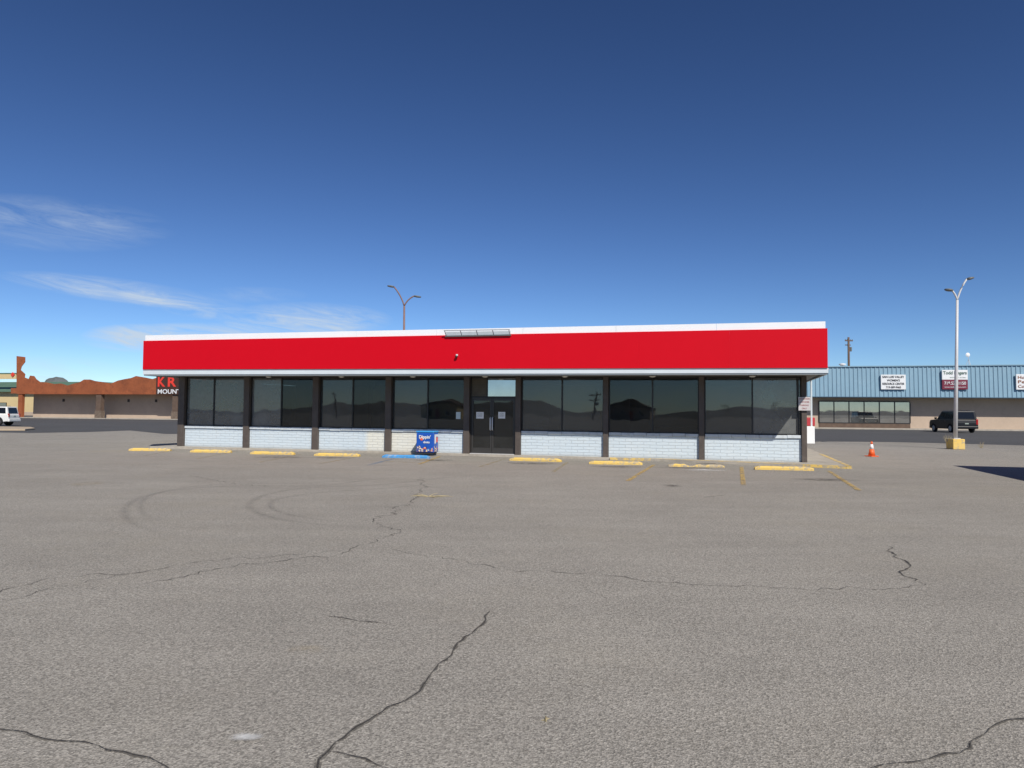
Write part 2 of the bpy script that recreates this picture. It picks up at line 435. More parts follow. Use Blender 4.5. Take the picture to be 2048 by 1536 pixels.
for px, py, rx, ry, m in [(870,921,.9,.5,st_dark),(1060,927,1.1,.6,st_dark),(1370,936,1.1,.35,st_dark),(1230,934,1.0,.4,st_dark),(560,915,1.2,.6,st_dark),(1420,927,.6,.6,st_dark),(660,916,.9,.5,st_dark),
        (1410,941,.75,.45,st_white),(490,1478,.10,.05,st_white),(350,1490,.12,.05,st_pale),(50,1215,.5,.25,st_pale),(615,1302,.16,.10,st_ylw),(175,968,.35,.5,st_ylw),(1685,946,.5,.3,st_pale),
        (1355,1352,.06,.035,st_dark),(865,1370,.05,.03,st_dark),(1148,1345,.06,.03,st_dark),(1345,972,.3,.3,st_dark),(1650,960,1,.5,st_dark)]:
    spot('stain', px, py, rx, ry, m, ground, .012)

# ------------------------------------------------------------------ main store building
BZ = .08
FR = Frame(gp(353, 892, BZ), gp(1617, 925, BZ)); W = FR.W
store = empty('store_building', (FR.O.x, FR.O.y, 0), FR.rz, 'long low empty store with red and white fascia over dark windows', 'building')
DEPTH = 13.0; OV = 1.7
def basey(px): return lerp(892, 925, (px-353)/(1617-353))
def sx(px, d=0.0, py=None): return FR.on(px, py if py is not None else basey(px), d)[0]
def zline(p0, p1, d):
    s0, z0 = FR.on(*p0, d); s1, z1 = FR.on(*p1, d)
    return lambda s: z0+(z1-z0)*(s-s0)/(s1-s0)
z_cap = zline((360, 851), (1603, 871), .06)
z_trb = zline((288, 751.5), (1655, 749), -OV)
z_trm = zline((288, 749), (1655, 746), -OV)
z_rdb = zline((288, 739), (1655, 736), -OV)
z_rdt = zline((288, 682), (1655, 657), -OV)
z_wht = zline((291, 671), (1652, 643), -OV)
sL = sx(288, -OV, 740); sR = sx(1655, -OV, 740)
cols = [(353,367),(484,497),(622,636),(768,782),(925,939),(1029,1042),(1205,1218),(1397,1411),(1603,1617)]
cs = [(sx(a), sx(b)) for a, b in cols]
zs_top = lambda s: z_trb(s)+.04
for a, b in cs:
    MB().sbox(a+.015, b-.035, 0, .20, BZ, zs_top(a), BZ, zs_top(b)).build('column', M['brown'], store, .008)

def block_mat():
    m, t, b, out, oc = newmat('painted slump block')
    s = t.n('ShaderNodeSeparateXYZ'); t.link(oc, s.inputs[0])
    wob = t.m('MULTIPLY', t.m('SUBTRACT', t.noise(oc, 3, 3), .5), .05)
    cb = t.n('ShaderNodeCombineXYZ'); t.link(s.outputs[0], cb.inputs[0]); t.link(t.m('ADD', s.outputs[2], wob), cb.inputs[1])
    br = t.n('ShaderNodeTexBrick', i_Scale=1.0)
    br.inputs['Brick Width'].default_value = .42; br.inputs['Row Height'].default_value = .105; br.inputs['Mortar Size'].default_value = .009; br.inputs['Mortar Smooth'].default_value = .5
    t.link(cb.outputs[0], br.inputs['Vector'])
    c0, c3 = sx(730), sx(836)
    cream = t.m('MULTIPLY', t.ramp(s.outputs[0], c0-.1, c0+.1), t.ramp(s.outputs[0], c3-.15, c3+.1, 1, 0))
    cream = t.m('MULTIPLY', cream, .75)
    col = t.mix(cream, (.57, .65, .70), (.74, .70, .58))
    col = t.mix(t.ramp(t.noise(oc, 2.5, 6, .7), .45, .75, 0, .4), col, (.68, .72, .73))
    col = t.mix(t.ramp(s.outputs[2], BZ, BZ+.14, .4, 0), col, (.30, .28, .25))
    col = t.mix(t.m('MULTIPLY', br.outputs['Fac'], .25), col, (.25, .27, .29))
    t.link(col, b.inputs['Base Color']); b.inputs['Roughness'].default_value = .85
    h = t.m('ADD', t.m('SUBTRACT', 1.0, br.outputs['Fac']), t.m('MULTIPLY', t.noise(oc, 14, 4, .6), .5))
    bp = t.n('ShaderNodeBump', i_Strength=.7, i_Distance=.02); t.link(h, bp.inputs['Height']); t.link(bp.outputs[0], b.inputs['Normal'])
    return m
M['block'] = block_mat()
M['cap'] = mat('painted sill cap', (.60, .65, .68), .7, .1, 2, dirt=(.40, .42, .42), dirtamt=.5)
mull = {0: 427, 1: 562, 2: 705, 3: 855, 5: 1124, 6: 1305, 7: 1505}
zh = lambda s: zs_top(s)
WY = .17
PG = {(0, 0): 'glass_dusty', (0, 1): 'glass_dusty', (1, 0): 'glass_dusty', (1, 1): 'glass', (2, 0): 'glass_mid', (2, 1): 'glass', (3, 0): 'glass_mid', (3, 1): 'glass',
      (5, 0): 'glass_mid', (5, 1): 'glass_mid', (6, 0): 'glass', (6, 1): 'glass', (7, 0): 'glass_mid', (7, 1): 'glass_dusty', (7, 2): 'glass_mid'}
for i in range(8):
    if i == 4: continue
    a, b = cs[i][1], cs[i+1][0]
    w = MB().sbox(a-.025, b+.01, .10, .28, BZ, z_cap(a)-.10, BZ, z_cap(b)-.10).build('block_wall', M['block'], store)
    cp = MB(); n = max(4, int((b-a)/.42))
    for k in range(n):
        x0 = lerp(a-.02, b+.005, k/n)+.004; x1 = lerp(a-.02, b+.005, (k+1)/n)-.004
        dz = random.uniform(-.006, .006)
        cp.sbox(x0, x1, .045, .30, z_cap(x0)-.10+dz, z_cap(x0)+dz, z_cap(x1)-.10+dz, z_cap(x1)+dz)
    cp.build('sill', M['cap'], w, .01)
    fr = MB(); mm = sx(mull[i], WY, basey(mull[i])-30); t_ = .035
    a -= .03; b += .012
    zz = lambda s: z_cap(s)+.008
    fr.sbox(a, b, WY-.035, WY+.05, zz(a), zz(a)+.035, zz(b), zz(b)+.035)
    fr.sbox(a, b, WY-.035, WY+.05, zh(a)-.06, zh(a), zh(b)-.06, zh(b))
    posts = [(a, a+t_), (mm-.024, mm+.024), (b-t_, b)]
    if i == 7:
        x = sx(1597, WY, 880); posts[2] = (x-.05, x+.02); posts.append((b-.03, b))
    for p, q in posts: fr.sbox(p, q, WY-.035, WY+.05, zz(p)+.035, zh(p)-.06, zz(q)+.035, zh(q)-.06)
    fo = fr.build('window', M['frame'], store)
    for j, ((p0, p1), (q0, q1)) in enumerate(zip(posts[:-1], posts[1:])):
        MB().sbox(p1, q0, WY, WY+.01, zz(p1)+.035, zh(p1)-.06, zz(q0)+.035, zh(q0)-.06).build('pane', M[PG[(i, j)]], fo)

# entrance
a, b = cs[4][1]-.03, cs[5][0]+.012
ztr = FR.on(984, 796, WY)[1]; dm = sx(983.5, WY)
ef = MB(); ef.box(a, b, WY-.05, WY+.06, ztr, ztr+.06); ef.sbox(a, b, WY-.05, WY+.06, zh(a)-.06, zh(a), zh(b)-.06, zh(b))
tm = sx(974, WY)
ef.box(a, a+.045, WY-.05, WY+.06, BZ, ztr); ef.box(b-.045, b, WY-.05, WY+.06, BZ, ztr)
ef.box(a, a+.035, WY-.05, WY+.06, ztr+.06, zh(a)-.06); ef.box(b-.035, b, WY-.05, WY+.06, ztr+.06, zh(b)-.06)
ef.box(tm-.02, tm+.02, WY-.05, WY+.06, ztr+.06, zh(tm)-.06)
entr = ef.build('entrance_frame', M['frame'], store)
MB().box(tm+.02, b-.035, WY-.03, WY-.02, ztr+.06, zh(b)-.06).build('transom', M['glass_sky'], entr)['label'] = 'bright glass pane over the right door'
MB().box(tm+.02, b-.035, WY+.04, WY+.05, ztr+.06, zh(b)-.06).build('transom_backing', M['white'], entr)  # plain white panel directly behind the transom glass
sl = MB(); sl.box(a+.035, tm-.02, WY+.01, WY+.02, ztr+.06, zh(a)-.06)
z0, z1 = ztr+.07, zh(a)-.07; zt = z0
while zt < z1-.05: sl.box(a+.04, tm-.025, WY-.03, WY+.01, zt, zt+.045); zt += .09
M['lattice'] = mat('brown louvre', (.115, .098, .072), .7, .2, 4)
sl.build('louvre', M['lattice'], entr)
M['doorframe'] = mat('dark door frame', (.04, .037, .034), .35, .1, 3)
for k, (p, q) in enumerate(((a+.05, dm-.006), (dm+.006, b-.05))):
    f = MB(); y0, y1 = WY-.03, WY+.03; z0, z1 = BZ+.02, ztr-.008
    f.box(p, p+.065, y0, y1, z0, z1); f.box(q-.065, q, y0, y1, z0, z1); f.box(p+.065, q-.065, y0, y1, z0, z0+.20); f.box(p+.065, q-.065, y0, y1, z1-.09, z1)
    d = f.build('door', M['doorframe'], store)
    MB().box(p+.065, q-.065, WY, WY+.008, z0+.2, z1-.09).build('pane', M['glass_door'], d)
    hx = (q-.035) if k == 0 else (p+.035)
    h = MB(); h.tube([(hx, WY-.03, .95), (hx, WY-.10, .97), (hx, WY-.10, 1.40), (hx, WY-.03, 1.42)], .02, 8)
    h.build('handle', M['white'], d, smooth=True)
    n0, zz0 = FR.on((953, 997)[k], 837, WY-.01); n1, zz1 = FR.on((968, 1011)[k], 824, WY-.01)
    nt_ = MB().box(n0, n1, WY-.042, WY-.036, zz0, zz1).build('notice', M['paper'], d)
    text('notice_text', 'STORE', n0+.05, n1-.05, zz0+.15, zz0+.185, WY-.046, M['ink'], nt_)
    text('notice_text', 'CLOSED', n0+.05, n1-.05, zz0+.08, zz0+.115, WY-.046, M['ink'], nt_)
MB().box(a+.035, b-.035, .0, WY+.06, BZ+.001, BZ+.018).build('threshold', M['steel'], store)
x0, zz0 = FR.on(912, 838, WY-.01); x1, zz1 = FR.on(921, 824, WY-.01)
MB().box(x0, x1, WY-.012, WY-.006, zz0, zz1).build('notice', M['glass_pale'], store)

# shell
MB().box(0.0, .18, .30, DEPTH, 0, 2.9).build('side_wall', M['stucco'], store)
MB().box(W-.18, W, 1.2, DEPTH, 0, 2.9).build('side_wall', M['stucco'], store)
wr = MB(); wr.box(W-.14, W-.04, .29, 1.2, 0, .9); wr.box(W-.12, W-.06, .29, 1.2, 2.55, 2.9); wr.box(W-.13, W-.05, .23, .29, 0, 2.9)
wo = wr.build('side_window', M['frame'], store)
MB().box(W-.10, W-.09, .29, 1.2, .9, 2.55).build('pane', M['glass'], wo)
MB().box(0, W, DEPTH, DEPTH+.2, 0, 2.9).build('rear_wall', M['stucco'], store)
MB().box(.18, W-.18, .30, DEPTH, .05, .09).build('interior_floor', M['int_floor'], store)
MB().box(.19, W-.19, 8.0, 8.1, .09, 2.9).build('interior_wall', M['interior'], store)
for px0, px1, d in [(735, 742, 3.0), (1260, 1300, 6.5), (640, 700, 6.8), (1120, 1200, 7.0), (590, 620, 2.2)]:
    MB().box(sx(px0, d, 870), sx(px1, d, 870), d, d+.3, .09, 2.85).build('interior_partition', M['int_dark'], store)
for px0, px1, d in [(368, 400, 4.5), (744, 762, 2.0), (1420, 1500, 5), (1565, 1590, 1.6), (1078, 1100, 6.0)]:
    MB().box(sx(px0, d, 870), sx(px1, d, 870), d, d+.12, .09, 2.5).build('interior_screen', M['interior'], store)
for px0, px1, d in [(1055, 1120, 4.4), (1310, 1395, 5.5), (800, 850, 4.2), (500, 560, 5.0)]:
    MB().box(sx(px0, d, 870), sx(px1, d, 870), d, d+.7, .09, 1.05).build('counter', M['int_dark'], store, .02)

def rb(mb, zf0, zf1, y0, y1, x0, x1): mb.sbox(x0, x1, y0, y1, zf0(x0), zf1(x0), zf0(x1), zf1(x1))
so = MB(); rb(so, lambda s: z_trb(s)+.05, lambda s: z_trb(s)+.15, -OV+.02, DEPTH+1.1, sL+.08, sR-.08); so.build('soffit', M['soffit'], store)
def band(name, m, zf0, zf1, yf, x0, x1, t_=.06, bevel=0, panels=0, yb=DEPTH+1.2, gap=.003):
    mb = MB()
    if panels:
        for k in range(panels):
            p = lerp(x0, x1, k/panels)+(gap if k else 0); q = lerp(x0, x1, (k+1)/panels)-(gap if k < panels-1 else 0)
            rb(mb, zf0, zf1, yf, yf+t_, p, q)
    else: rb(mb, zf0, zf1, yf, yf+t_, x0, x1)
    rb(mb, zf0, zf1, yb-t_, yb, x0, x1)
    mb.sbox(x0, x0+t_, yf+t_, yb-t_, zf0(x0), zf1(x0), zf0(x0), zf1(x0))
    mb.sbox(x1-t_, x1, yf+t_, yb-t_, zf0(x1), zf1(x1), zf0(x1), zf1(x1))
    return mb.build(name, m, store, bevel)
band('drip_edge', M['trim_edge'], z_trb, lambda s: z_trm(s)-.0, -OV, sL, sR, .05)
band('trim', M['trim'], z_trm, z_rdb, -OV-.03, sL-.02, sR+.02, .07)
red = band('fascia', M['red'], lambda s: z_rdb(s)+.002, z_rdt, -OV-.07, sL-.0, sR+.0, .08, 0, 9, gap=.0005)
cap = band('parapet', M['white'], lambda s: z_rdt(s)+.002, z_wht, -OV-.035, sL+.05, sR-.05, .10, 0, 8, gap=.003)
rf = MB(); rb(rf, lambda s: z_rdt(s)-.35, lambda s: z_rdt(s)-.30, -OV+.07, DEPTH+1.1, sL+.16, sR-.16); rf.build('roof', M['roof'], store)

for px in (537, 683, 826, 970, 1130, 1305, 1505):
    x = sx(px, -.8, 754); z = z_trb(x)+.05
    l = MB().lathe([(.13, 0), (.14, -.03), (.12, -.035)], (x, -.8, z), 16).build('soffit_lamp', M['lamphead'], store)
    MB().lathe([(.11, -.035), (.10, -.065), (.05, -.085)], (x, -.8, z), 16).build('lens', M['lens'], l, smooth=True)

yb = -OV-.09; yf_ = yb-.16
s0, _ = FR.on(891, 668, yb); s1, _ = FR.on(1022, 668, yb)
zb0 = FR.on(892, 671.5, yb)[1]; zb1 = FR.on(1020, 669, yb)[1]; zf0 = FR.on(892, 661, yf_)[1]; zf1 = FR.on(1020, 659, yf_)[1]
hd_ = MB().tube([(s0, yf_, zf0), (s1, yf_, zf1)], .018, 6)
so_ = hd_.build('sign_bracket', M['trim_edge'], store)
for k in range(5):
    x = lerp(s0+.03, s1-.03, k/4); zb = lerp(zb0, zb1, k/4); zf = lerp(zf0, zf1, k/4)
    MB().tube([(x, yb, zb-.015), (x, yf_, zf-.01)], .016, 6).build('strut', M['trim_edge'], so_)
MB().sbox(s0, s1, yb-.045, yb+.018, zb0-.045, zb0+.0, zb1-.045, zb1+.0).build('rail', mat('shadow dark rail', (.10, .10, .10), .6, .2, 4), so_)  # lower rail, its dark colour paints in the shadow strip below the bracket
MB().sbox(s0+.02, s1-.02, yb+.0, yb+.012, zb0+.004, zf0-.03, zb1+.004, zf1-.03).build('shade_plate', mat('shaded parapet grey', (.42, .47, .50), .5, .1, 3), so_)  # grey fill between the struts, painted as the white parapet in shade
x, z = FR.on(914, 712, -OV-.08)
sc = MB(); sc.box(x-.035, x+.035, -OV-.11, -OV-.072, z-.01, z+.06); o1 = sc.build('security_camera', M['trim'], store, .01)
MB().lathe([(.02, -.05), (.045, -.03), (.05, .01), (.03, .03)], (x, -OV-.14, z-.02), 14).build('dome', M['frame'], o1, smooth=True)
x = sL-.12; z = FR.on(286, 727, -OV)[1]
MB().box(x-.06, sL-.003, -OV+.2, -OV+.32, z-.04, z+.04).build('corner_lamp', M['int_dark'], store, .01)
x0, z0 = FR.on(1612, 887, 2.2); x1, z1 = FR.on(1628, 853, 2.2)
ub = MB().box(W+.005, x1, 2.0, 2.5, z0, z1).build('utility_box', M['white'], store, .02)
MB().tube([(x1-.08, 2.2, z1), (x1-.08, 2.2, 2.8)], .03, 8).build('conduit', M['trim'], ub)
x1b, z1b = FR.on(1629, 835, 2.9); _, z0b = FR.on(1629, 852, 2.9)
MB().box(W+.005, x1b, 2.75, 3.1, z0b, z1b).build('utility_box', M['redbox'], store, .02)['label'] = 'red utility box'

# sidewalk with painted kerb
edge = [gp(300, 896.5), gp(700, 905), gp(985, 913.5), gp(1320, 922.5), gp(1520, 931), gp(1703, 938)]
K = edge[-1]; kx, ky = FR.loc(K)
Kb = FR.world(kx+.1, DEPTH); Lb = FR.world(-1.0, DEPTH)
pw = edge+[Kb, Lb]
sw = MB().prism_z([(p.x, p.y) for p in pw], .001, BZ).build('sidewalk', M['concrete']); tag(sw, 'concrete walk around the foot of the red and white store', 'sidewalk', kind='structure')
def kerb_run(pts, m):
    mb = MB()
    for p, q in zip(pts[:-1], pts[1:]):
        d = (q-p).normalized(); nn = Vector((-d.y, d.x, 0))
        c = [p-nn*.012, q-nn*.012, q+nn*.13, p+nn*.13]
        mb.prism_z([(v.x, v.y) for v in c], .002, BZ+.006)
    return mb.build('kerb', m, sw)
kerb_run([gp(1220, 920), gp(1320, 922.4), gp(1520, 930.9), K], M['yellow_worn'])
kerb_run([K, FR.world(kx+.05, 5.5)], M['yellow_worn'])

x0, z0 = FR.on(1597, 821, -.06); x1, z1 = FR.on(1621, 794, -.06)
ps = empty('parking_sign', FR.world(x0, -.06, 0), FR.rz, 'small white notice with red lettering on the rightmost store column', 'sign')
w_, h_ = x1-x0, z1-z0
MB().box(0, w_, -.01, .045, z0, z1).build('panel', M['signgrey'], ps, .004)
for k, s in enumerate(['ATTENTION', 'CUSTOMER', 'PARKING', 'ONLY']):
    zt = z1-h_*(.08+.235*k); hw = w_*(.42, .40, .34, .22)[k]
    text('lettering', s, w_/2-hw, w_/2+hw, zt-h_*.12, zt, -.014, M['redink'], ps)

# ------------------------------------------------------------------ freezer
FD = -.66
fz_x0 = FR.on(832, 905, FD)[0]; fz_x1 = FR.on(867, 905, FD)[0]; fz_h = FR.on(850, 862, FD)[1]
fw = fz_x1-fz_x0; fd = .44
fz = empty('ice_cream_freezer', FR.world(fz_x0, FD, BZ), FR.rz, 'blue freezer box printed with dots in front of the store wall', 'freezer')
hh = fz_h-BZ
MB().box(0, fw, 0, fd, .04, hh-.06).build('cabinet', M['freezer'], fz, .03)
MB().box(-.01, fw+.01, -.01, fd+.01, hh-.055, hh).build('lid', M['freezer_light'], fz, .02)
MB().box(.04, fw-.04, .04, fd-.04, 0, .04).build('plinth', M['int_dark'], fz)
def dots_mat():
    m, t, b, out, oc = newmat('printed dots')
    vo = t.n('ShaderNodeTexVoronoi', i_Scale=15.0); t.link(oc, vo.inputs['Vector'])
    r = t.n('ShaderNodeValToRGB'); r.color_ramp.interpolation = 'CONSTANT'
    e = r.color_ramp.elements; e[0].color = (.80, .55, .28, 1); e[0].position = 0; e[1].position = .35; e[1].color = (.85, .7, .5, 1)
    for p, c in ((.55, (.7, .10, .05, 1)), (.68, (.35, .15, .07, 1)), (.78, (.85, .8, .7, 1)), (.95, (.1, .3, .6, 1))):
        el = e.new(p); el.color = c
    s = t.n('ShaderNodeSeparateColor'); t.link(vo.outputs['Color'], s.inputs[0]); t.link(s.outputs[0], r.inputs[0])
    t.link(t.mix(t.ramp(vo.outputs['Distance'], .42, .55), r.outputs[0], (.02, .06, .25)), b.inputs['Base Color']); b.inputs['Roughness'].default_value = .4
    return m
dm_ = dots_mat()
def dotprint(L):
    n = 12; pts = [(0.035, .07)]+[(lerp(.035, L-.035, i/n), .07+.17+.05*math.sin(i*1.1)-(.04 if i > 7 else 0)) for i in range(n+1)]+[(L-.035, .07)]
    return MB().prism_y(pts, -.008, -.003)
dotprint(fw).build('dot_print', dm_, fz)
sd_ = dotprint(fd).build('dot_print', dm_, fz); sd_.location = (fw, 0, 0); sd_.rotation_euler = (0, 0, pi/2)
MB().lathe([(.07, -.010), (.065, -.012)], (.22, 0, hh*.66), 18, 'y').build('logo_disc', M['orange_print'], fz)
text('logo', "Dippin'", .12, fw*.84, hh*.62, hh*.82, -.018, M['signwhite'], fz, .03)
text('logo', 'dots', fw*.42, fw*.78, hh*.46, hh*.56, -.018, M['signwhite'], fz, .03)
MB().box(fw+.003, fw+.010, .08, .20, hh*.45, hh*.85).build('price_label', M['signwhite'], fz)
MB().box(fw+.003, fw+.011, .24, .35, hh*.50, hh*.72).build('logo_patch', M['orange_print'], fz)
MB().box(fw+.003, fw+.011, .23, .37, hh*.75, hh*.85).build('logo_patch', M['signwhite'], fz)

# ------------------------------------------------------------------ wheel stops
def stop(pl, pr, yb, m, label, ybr=None, worn=False):
    A = gp(pl, yb+.3); B = gp(pr, (ybr or yb)+.3); f = Frame(A, B); L = f.W
    mb = MB(); n = 14; vs = []; fs = []
    sec = [(0, .0), (0, .06), (.025, .105), (.13, .105), (.165, .05), (.165, .0)]
    for i in range(n+1):
        x = L*i/n; e = .6 if i in (0, n) else 1
        if worn: e *= (.85, .8, .85, .7, .8, .35, .3, .7, .8, .4, .7, .8, .75, .8, .6)[i]
        for (y, z) in sec:
            j = random.uniform(-.007, .007) if 0 < z else 0
            vs.append((x, y+j, z*e+j))
    k = len(sec)
    for i in range(n):
        for q in range(k-1): fs.append((i*k+q, i*k+q+1, (i+1)*k+q+1, (i+1)*k+q))
        fs.append((i*k+k-1, i*k, (i+1)*k, (i+1)*k+k-1))
    fs.append(tuple(range(k))); fs.append(tuple(n*k+q for q in range(k-1, -1, -1)))
    mb.add(vs, fs); o = mb.build('wheel_stop', m)
    o.location = (A.x, A.y, .001); o.rotation_euler = (0, 0, f.rz)
    return tag(o, label, 'wheel stop', 'concrete wheel stops along the store front')
stop(257, 340, 901.5, M['yellow'], 'yellow wheel stop at the far left end of the row, below the store left corner', 902)
stop(380, 461, 904.5, M['yellow'], 'yellow wheel stop in front of the leftmost block wall', 905.5)
stop(500, 587, 908, M['yellow'], 'yellow wheel stop, third from the left, before the second block wall', 909.5)
stop(628, 718, 911.5, M['yellow'], 'yellow wheel stop immediately left of the blue one', 913)
stop(764, 858, 915, M['blue_concrete'], 'chipped blue painted wheel stop in front of the blue freezer', 917)
stop(1019, 1122, 921, M['yellow'], 'yellow wheel stop just right of the store entrance', 924)
stop(1178, 1285, 928, M['yellow'], 'yellow wheel stop between the entrance one and the worn broken one', 930)
stop(1337, 1449, 933, M['yellow_worn'], 'worn broken yellow wheel stop with most paint gone', 935, True)
stop(1510, 1628, 939, M['yellow'], 'bright yellow wheel stop at the right end of the row', 941.5)

# ------------------------------------------------------------------ traffic cone
Pc = gp(1743.5, 913)
hc = zat(Pc, 883)
cn = empty('traffic_cone', (Pc.x, Pc.y, 0), .3, 'orange traffic cone with a white collar standing alone on the asphalt', 'traffic cone')
MB().box(-.18, .18, -.18, .18, 0, .035).build('base', M['orange'], cn, .01)
r = lambda z: lerp(.135, .028, z/hc)
MB().lathe([(r(.035), .035), (r(hc*.50), hc*.50)], seg=24).build('body', M['orange'], cn, smooth=True)
MB().lathe([(r(hc*.50)+.001, hc*.50), (r(hc*.82)+.001, hc*.82)], seg=24).build('collar', M['white'], cn, smooth=True)
MB().lathe([(r(hc*.82), hc*.82), (r(hc), hc), (.01, hc+.003)], seg=24).build('tip', M['orange'], cn, smooth=True)

# ------------------------------------------------------------------ street lamps
def street_lamp(P, label, polemat, forkpx, head_l, head_r, base=False, r0=.09):
    lp = empty('street_lamp', (P.x, P.y, 0), 0, label, 'street lamp', 'two armed parking lot lamps')
    def loc(px, py):
        z = zat(P, py); X = ray(px, py); Xc = X.x/X.y*P.y - P.x
        return (Xc, 0, z)
    fk = loc(*forkpx); b0 = .54 if base else 0.0
    MB().tube([(0, 0, b0), (fk[0]*.5, 0, (b0+fk[2])/2), fk], [r0, r0*.8, r0*.6], 14).build('pole', polemat, lp, smooth=True)
    for h in (head_l, head_r):
        (ax, ay), (bx, by), (cx, cy) = h
        p1 = loc(ax, ay); p2 = loc(bx, by); p3 = loc(cx, cy)
        pts = []
        ps_ = [Vector(fk), Vector(p1), Vector(p2)]
        for i in range(9):
            t = i/8; pts.append(ps_[0]*(1-t)**2+ps_[1]*2*t*(1-t)+ps_[2]*t*t)
        MB().tube(pts, [r0*.45]*9, 8).build('arm', polemat, lp, smooth=True)
        d = Vector(p3)-Vector(p2); L = d.length; d.normalize(); q = Vector((0, 1, 0)); u = d.cross(q).normalized()
        if u.z < 0: u = -u
        vs = []; fs = []; N = 7
        for i in range(N):
            t = i/(N-1); c = Vector(p2)+d*L*t; wv = .05+.12*math.sin(pi*min(1, t*.75+.2)); hv = .035+.035*math.sin(pi*min(1, t*.8+.15))
            for k in range(8):
                a_ = 2*pi*k/8; vs.append(c+q*math.cos(a_)*wv+u*math.sin(a_)*hv)
        for i in range(N-1):
            for k in range(8): fs.append((i*8+k, i*8+(k+1) % 8, (i+1)*8+(k+1) % 8, (i+1)*8+k))
        fs += [tuple(range(8)), tuple((N-1)*8+k for k in range(8))]
        MB().add(vs, fs).build('lamp_head', M['lamphead'], lp, smooth=True)
    if base:
        s = .29
        MB().box(-s, s, -s, s, 0, .50).build('base', M['yellow'], lp, .03)
        MB().box(-.16, .16, -.16, .16, .50, .54).build('base_plate', M['steel'], lp, .01)
    return lp
Pr = gp(1919, 899); Pr.y += .3
street_lamp(Pr, 'tall silver street lamp on a yellow concrete base at right', M['steel'], (1914.5, 600), ((1911, 588), (1904, 581), (1890, 579)), ((1922, 572), (1934, 558), (1947, 555)), True, .095)
Pb = atdist(809, 700, 46)
street_lamp(Pb, 'brown two armed street lamp rising behind the store roof', M['bronze'], (808.5, 612), ((802, 590), (788, 574), (775, 572)), ((815, 598), (828, 592), (842, 594)), False, .10)

def tuft(P, n, h, spread, label, flat=False, name='dry_weed', th=.006):
    mb = MB()
    for _ in range(n):
        a_ = random.uniform(0, 2*pi); r_ = random.uniform(0, spread*.3); l = h*random.uniform(.5, 1)
        x, y = r_*math.cos(a_), r_*math.sin(a_)
        if flat: x2, y2, z2 = x+math.cos(a_)*l, y+math.sin(a_)*l, random.uniform(.005, .04)
        else: x2, y2, z2 = x+math.cos(a_)*spread*random.random(), y+math.sin(a_)*spread*random.random(), l
        mb.tube([(x, y, .002), ((x+x2)/2+random.uniform(-.02, .02), (y+y2)/2, z2*.6+.004), (x2, y2, z2)], [th, th*.8, th*.3], 4)
    o = mb.build(name, M['straw']); o.location = (P.x, P.y, .001); return tag(o, label, 'weed')
tuft(gp(1895, 888), 26, .6, .3, 'dry straw coloured weed beside the yellow lamp base')
tuft(gp(1962, 896), 16, .35, .25, 'low dry weed right of the yellow lamp base')
tuft(gp(857, 993), 18, .42, .22, 'flattened dry weed lying on a crack in the asphalt', True, th=.006)
tuft(gp(1091, 1443), 5, .025, .02, 'tiny dead leaf on the bare asphalt near the bottom', True, 'dead_leaf', .004)

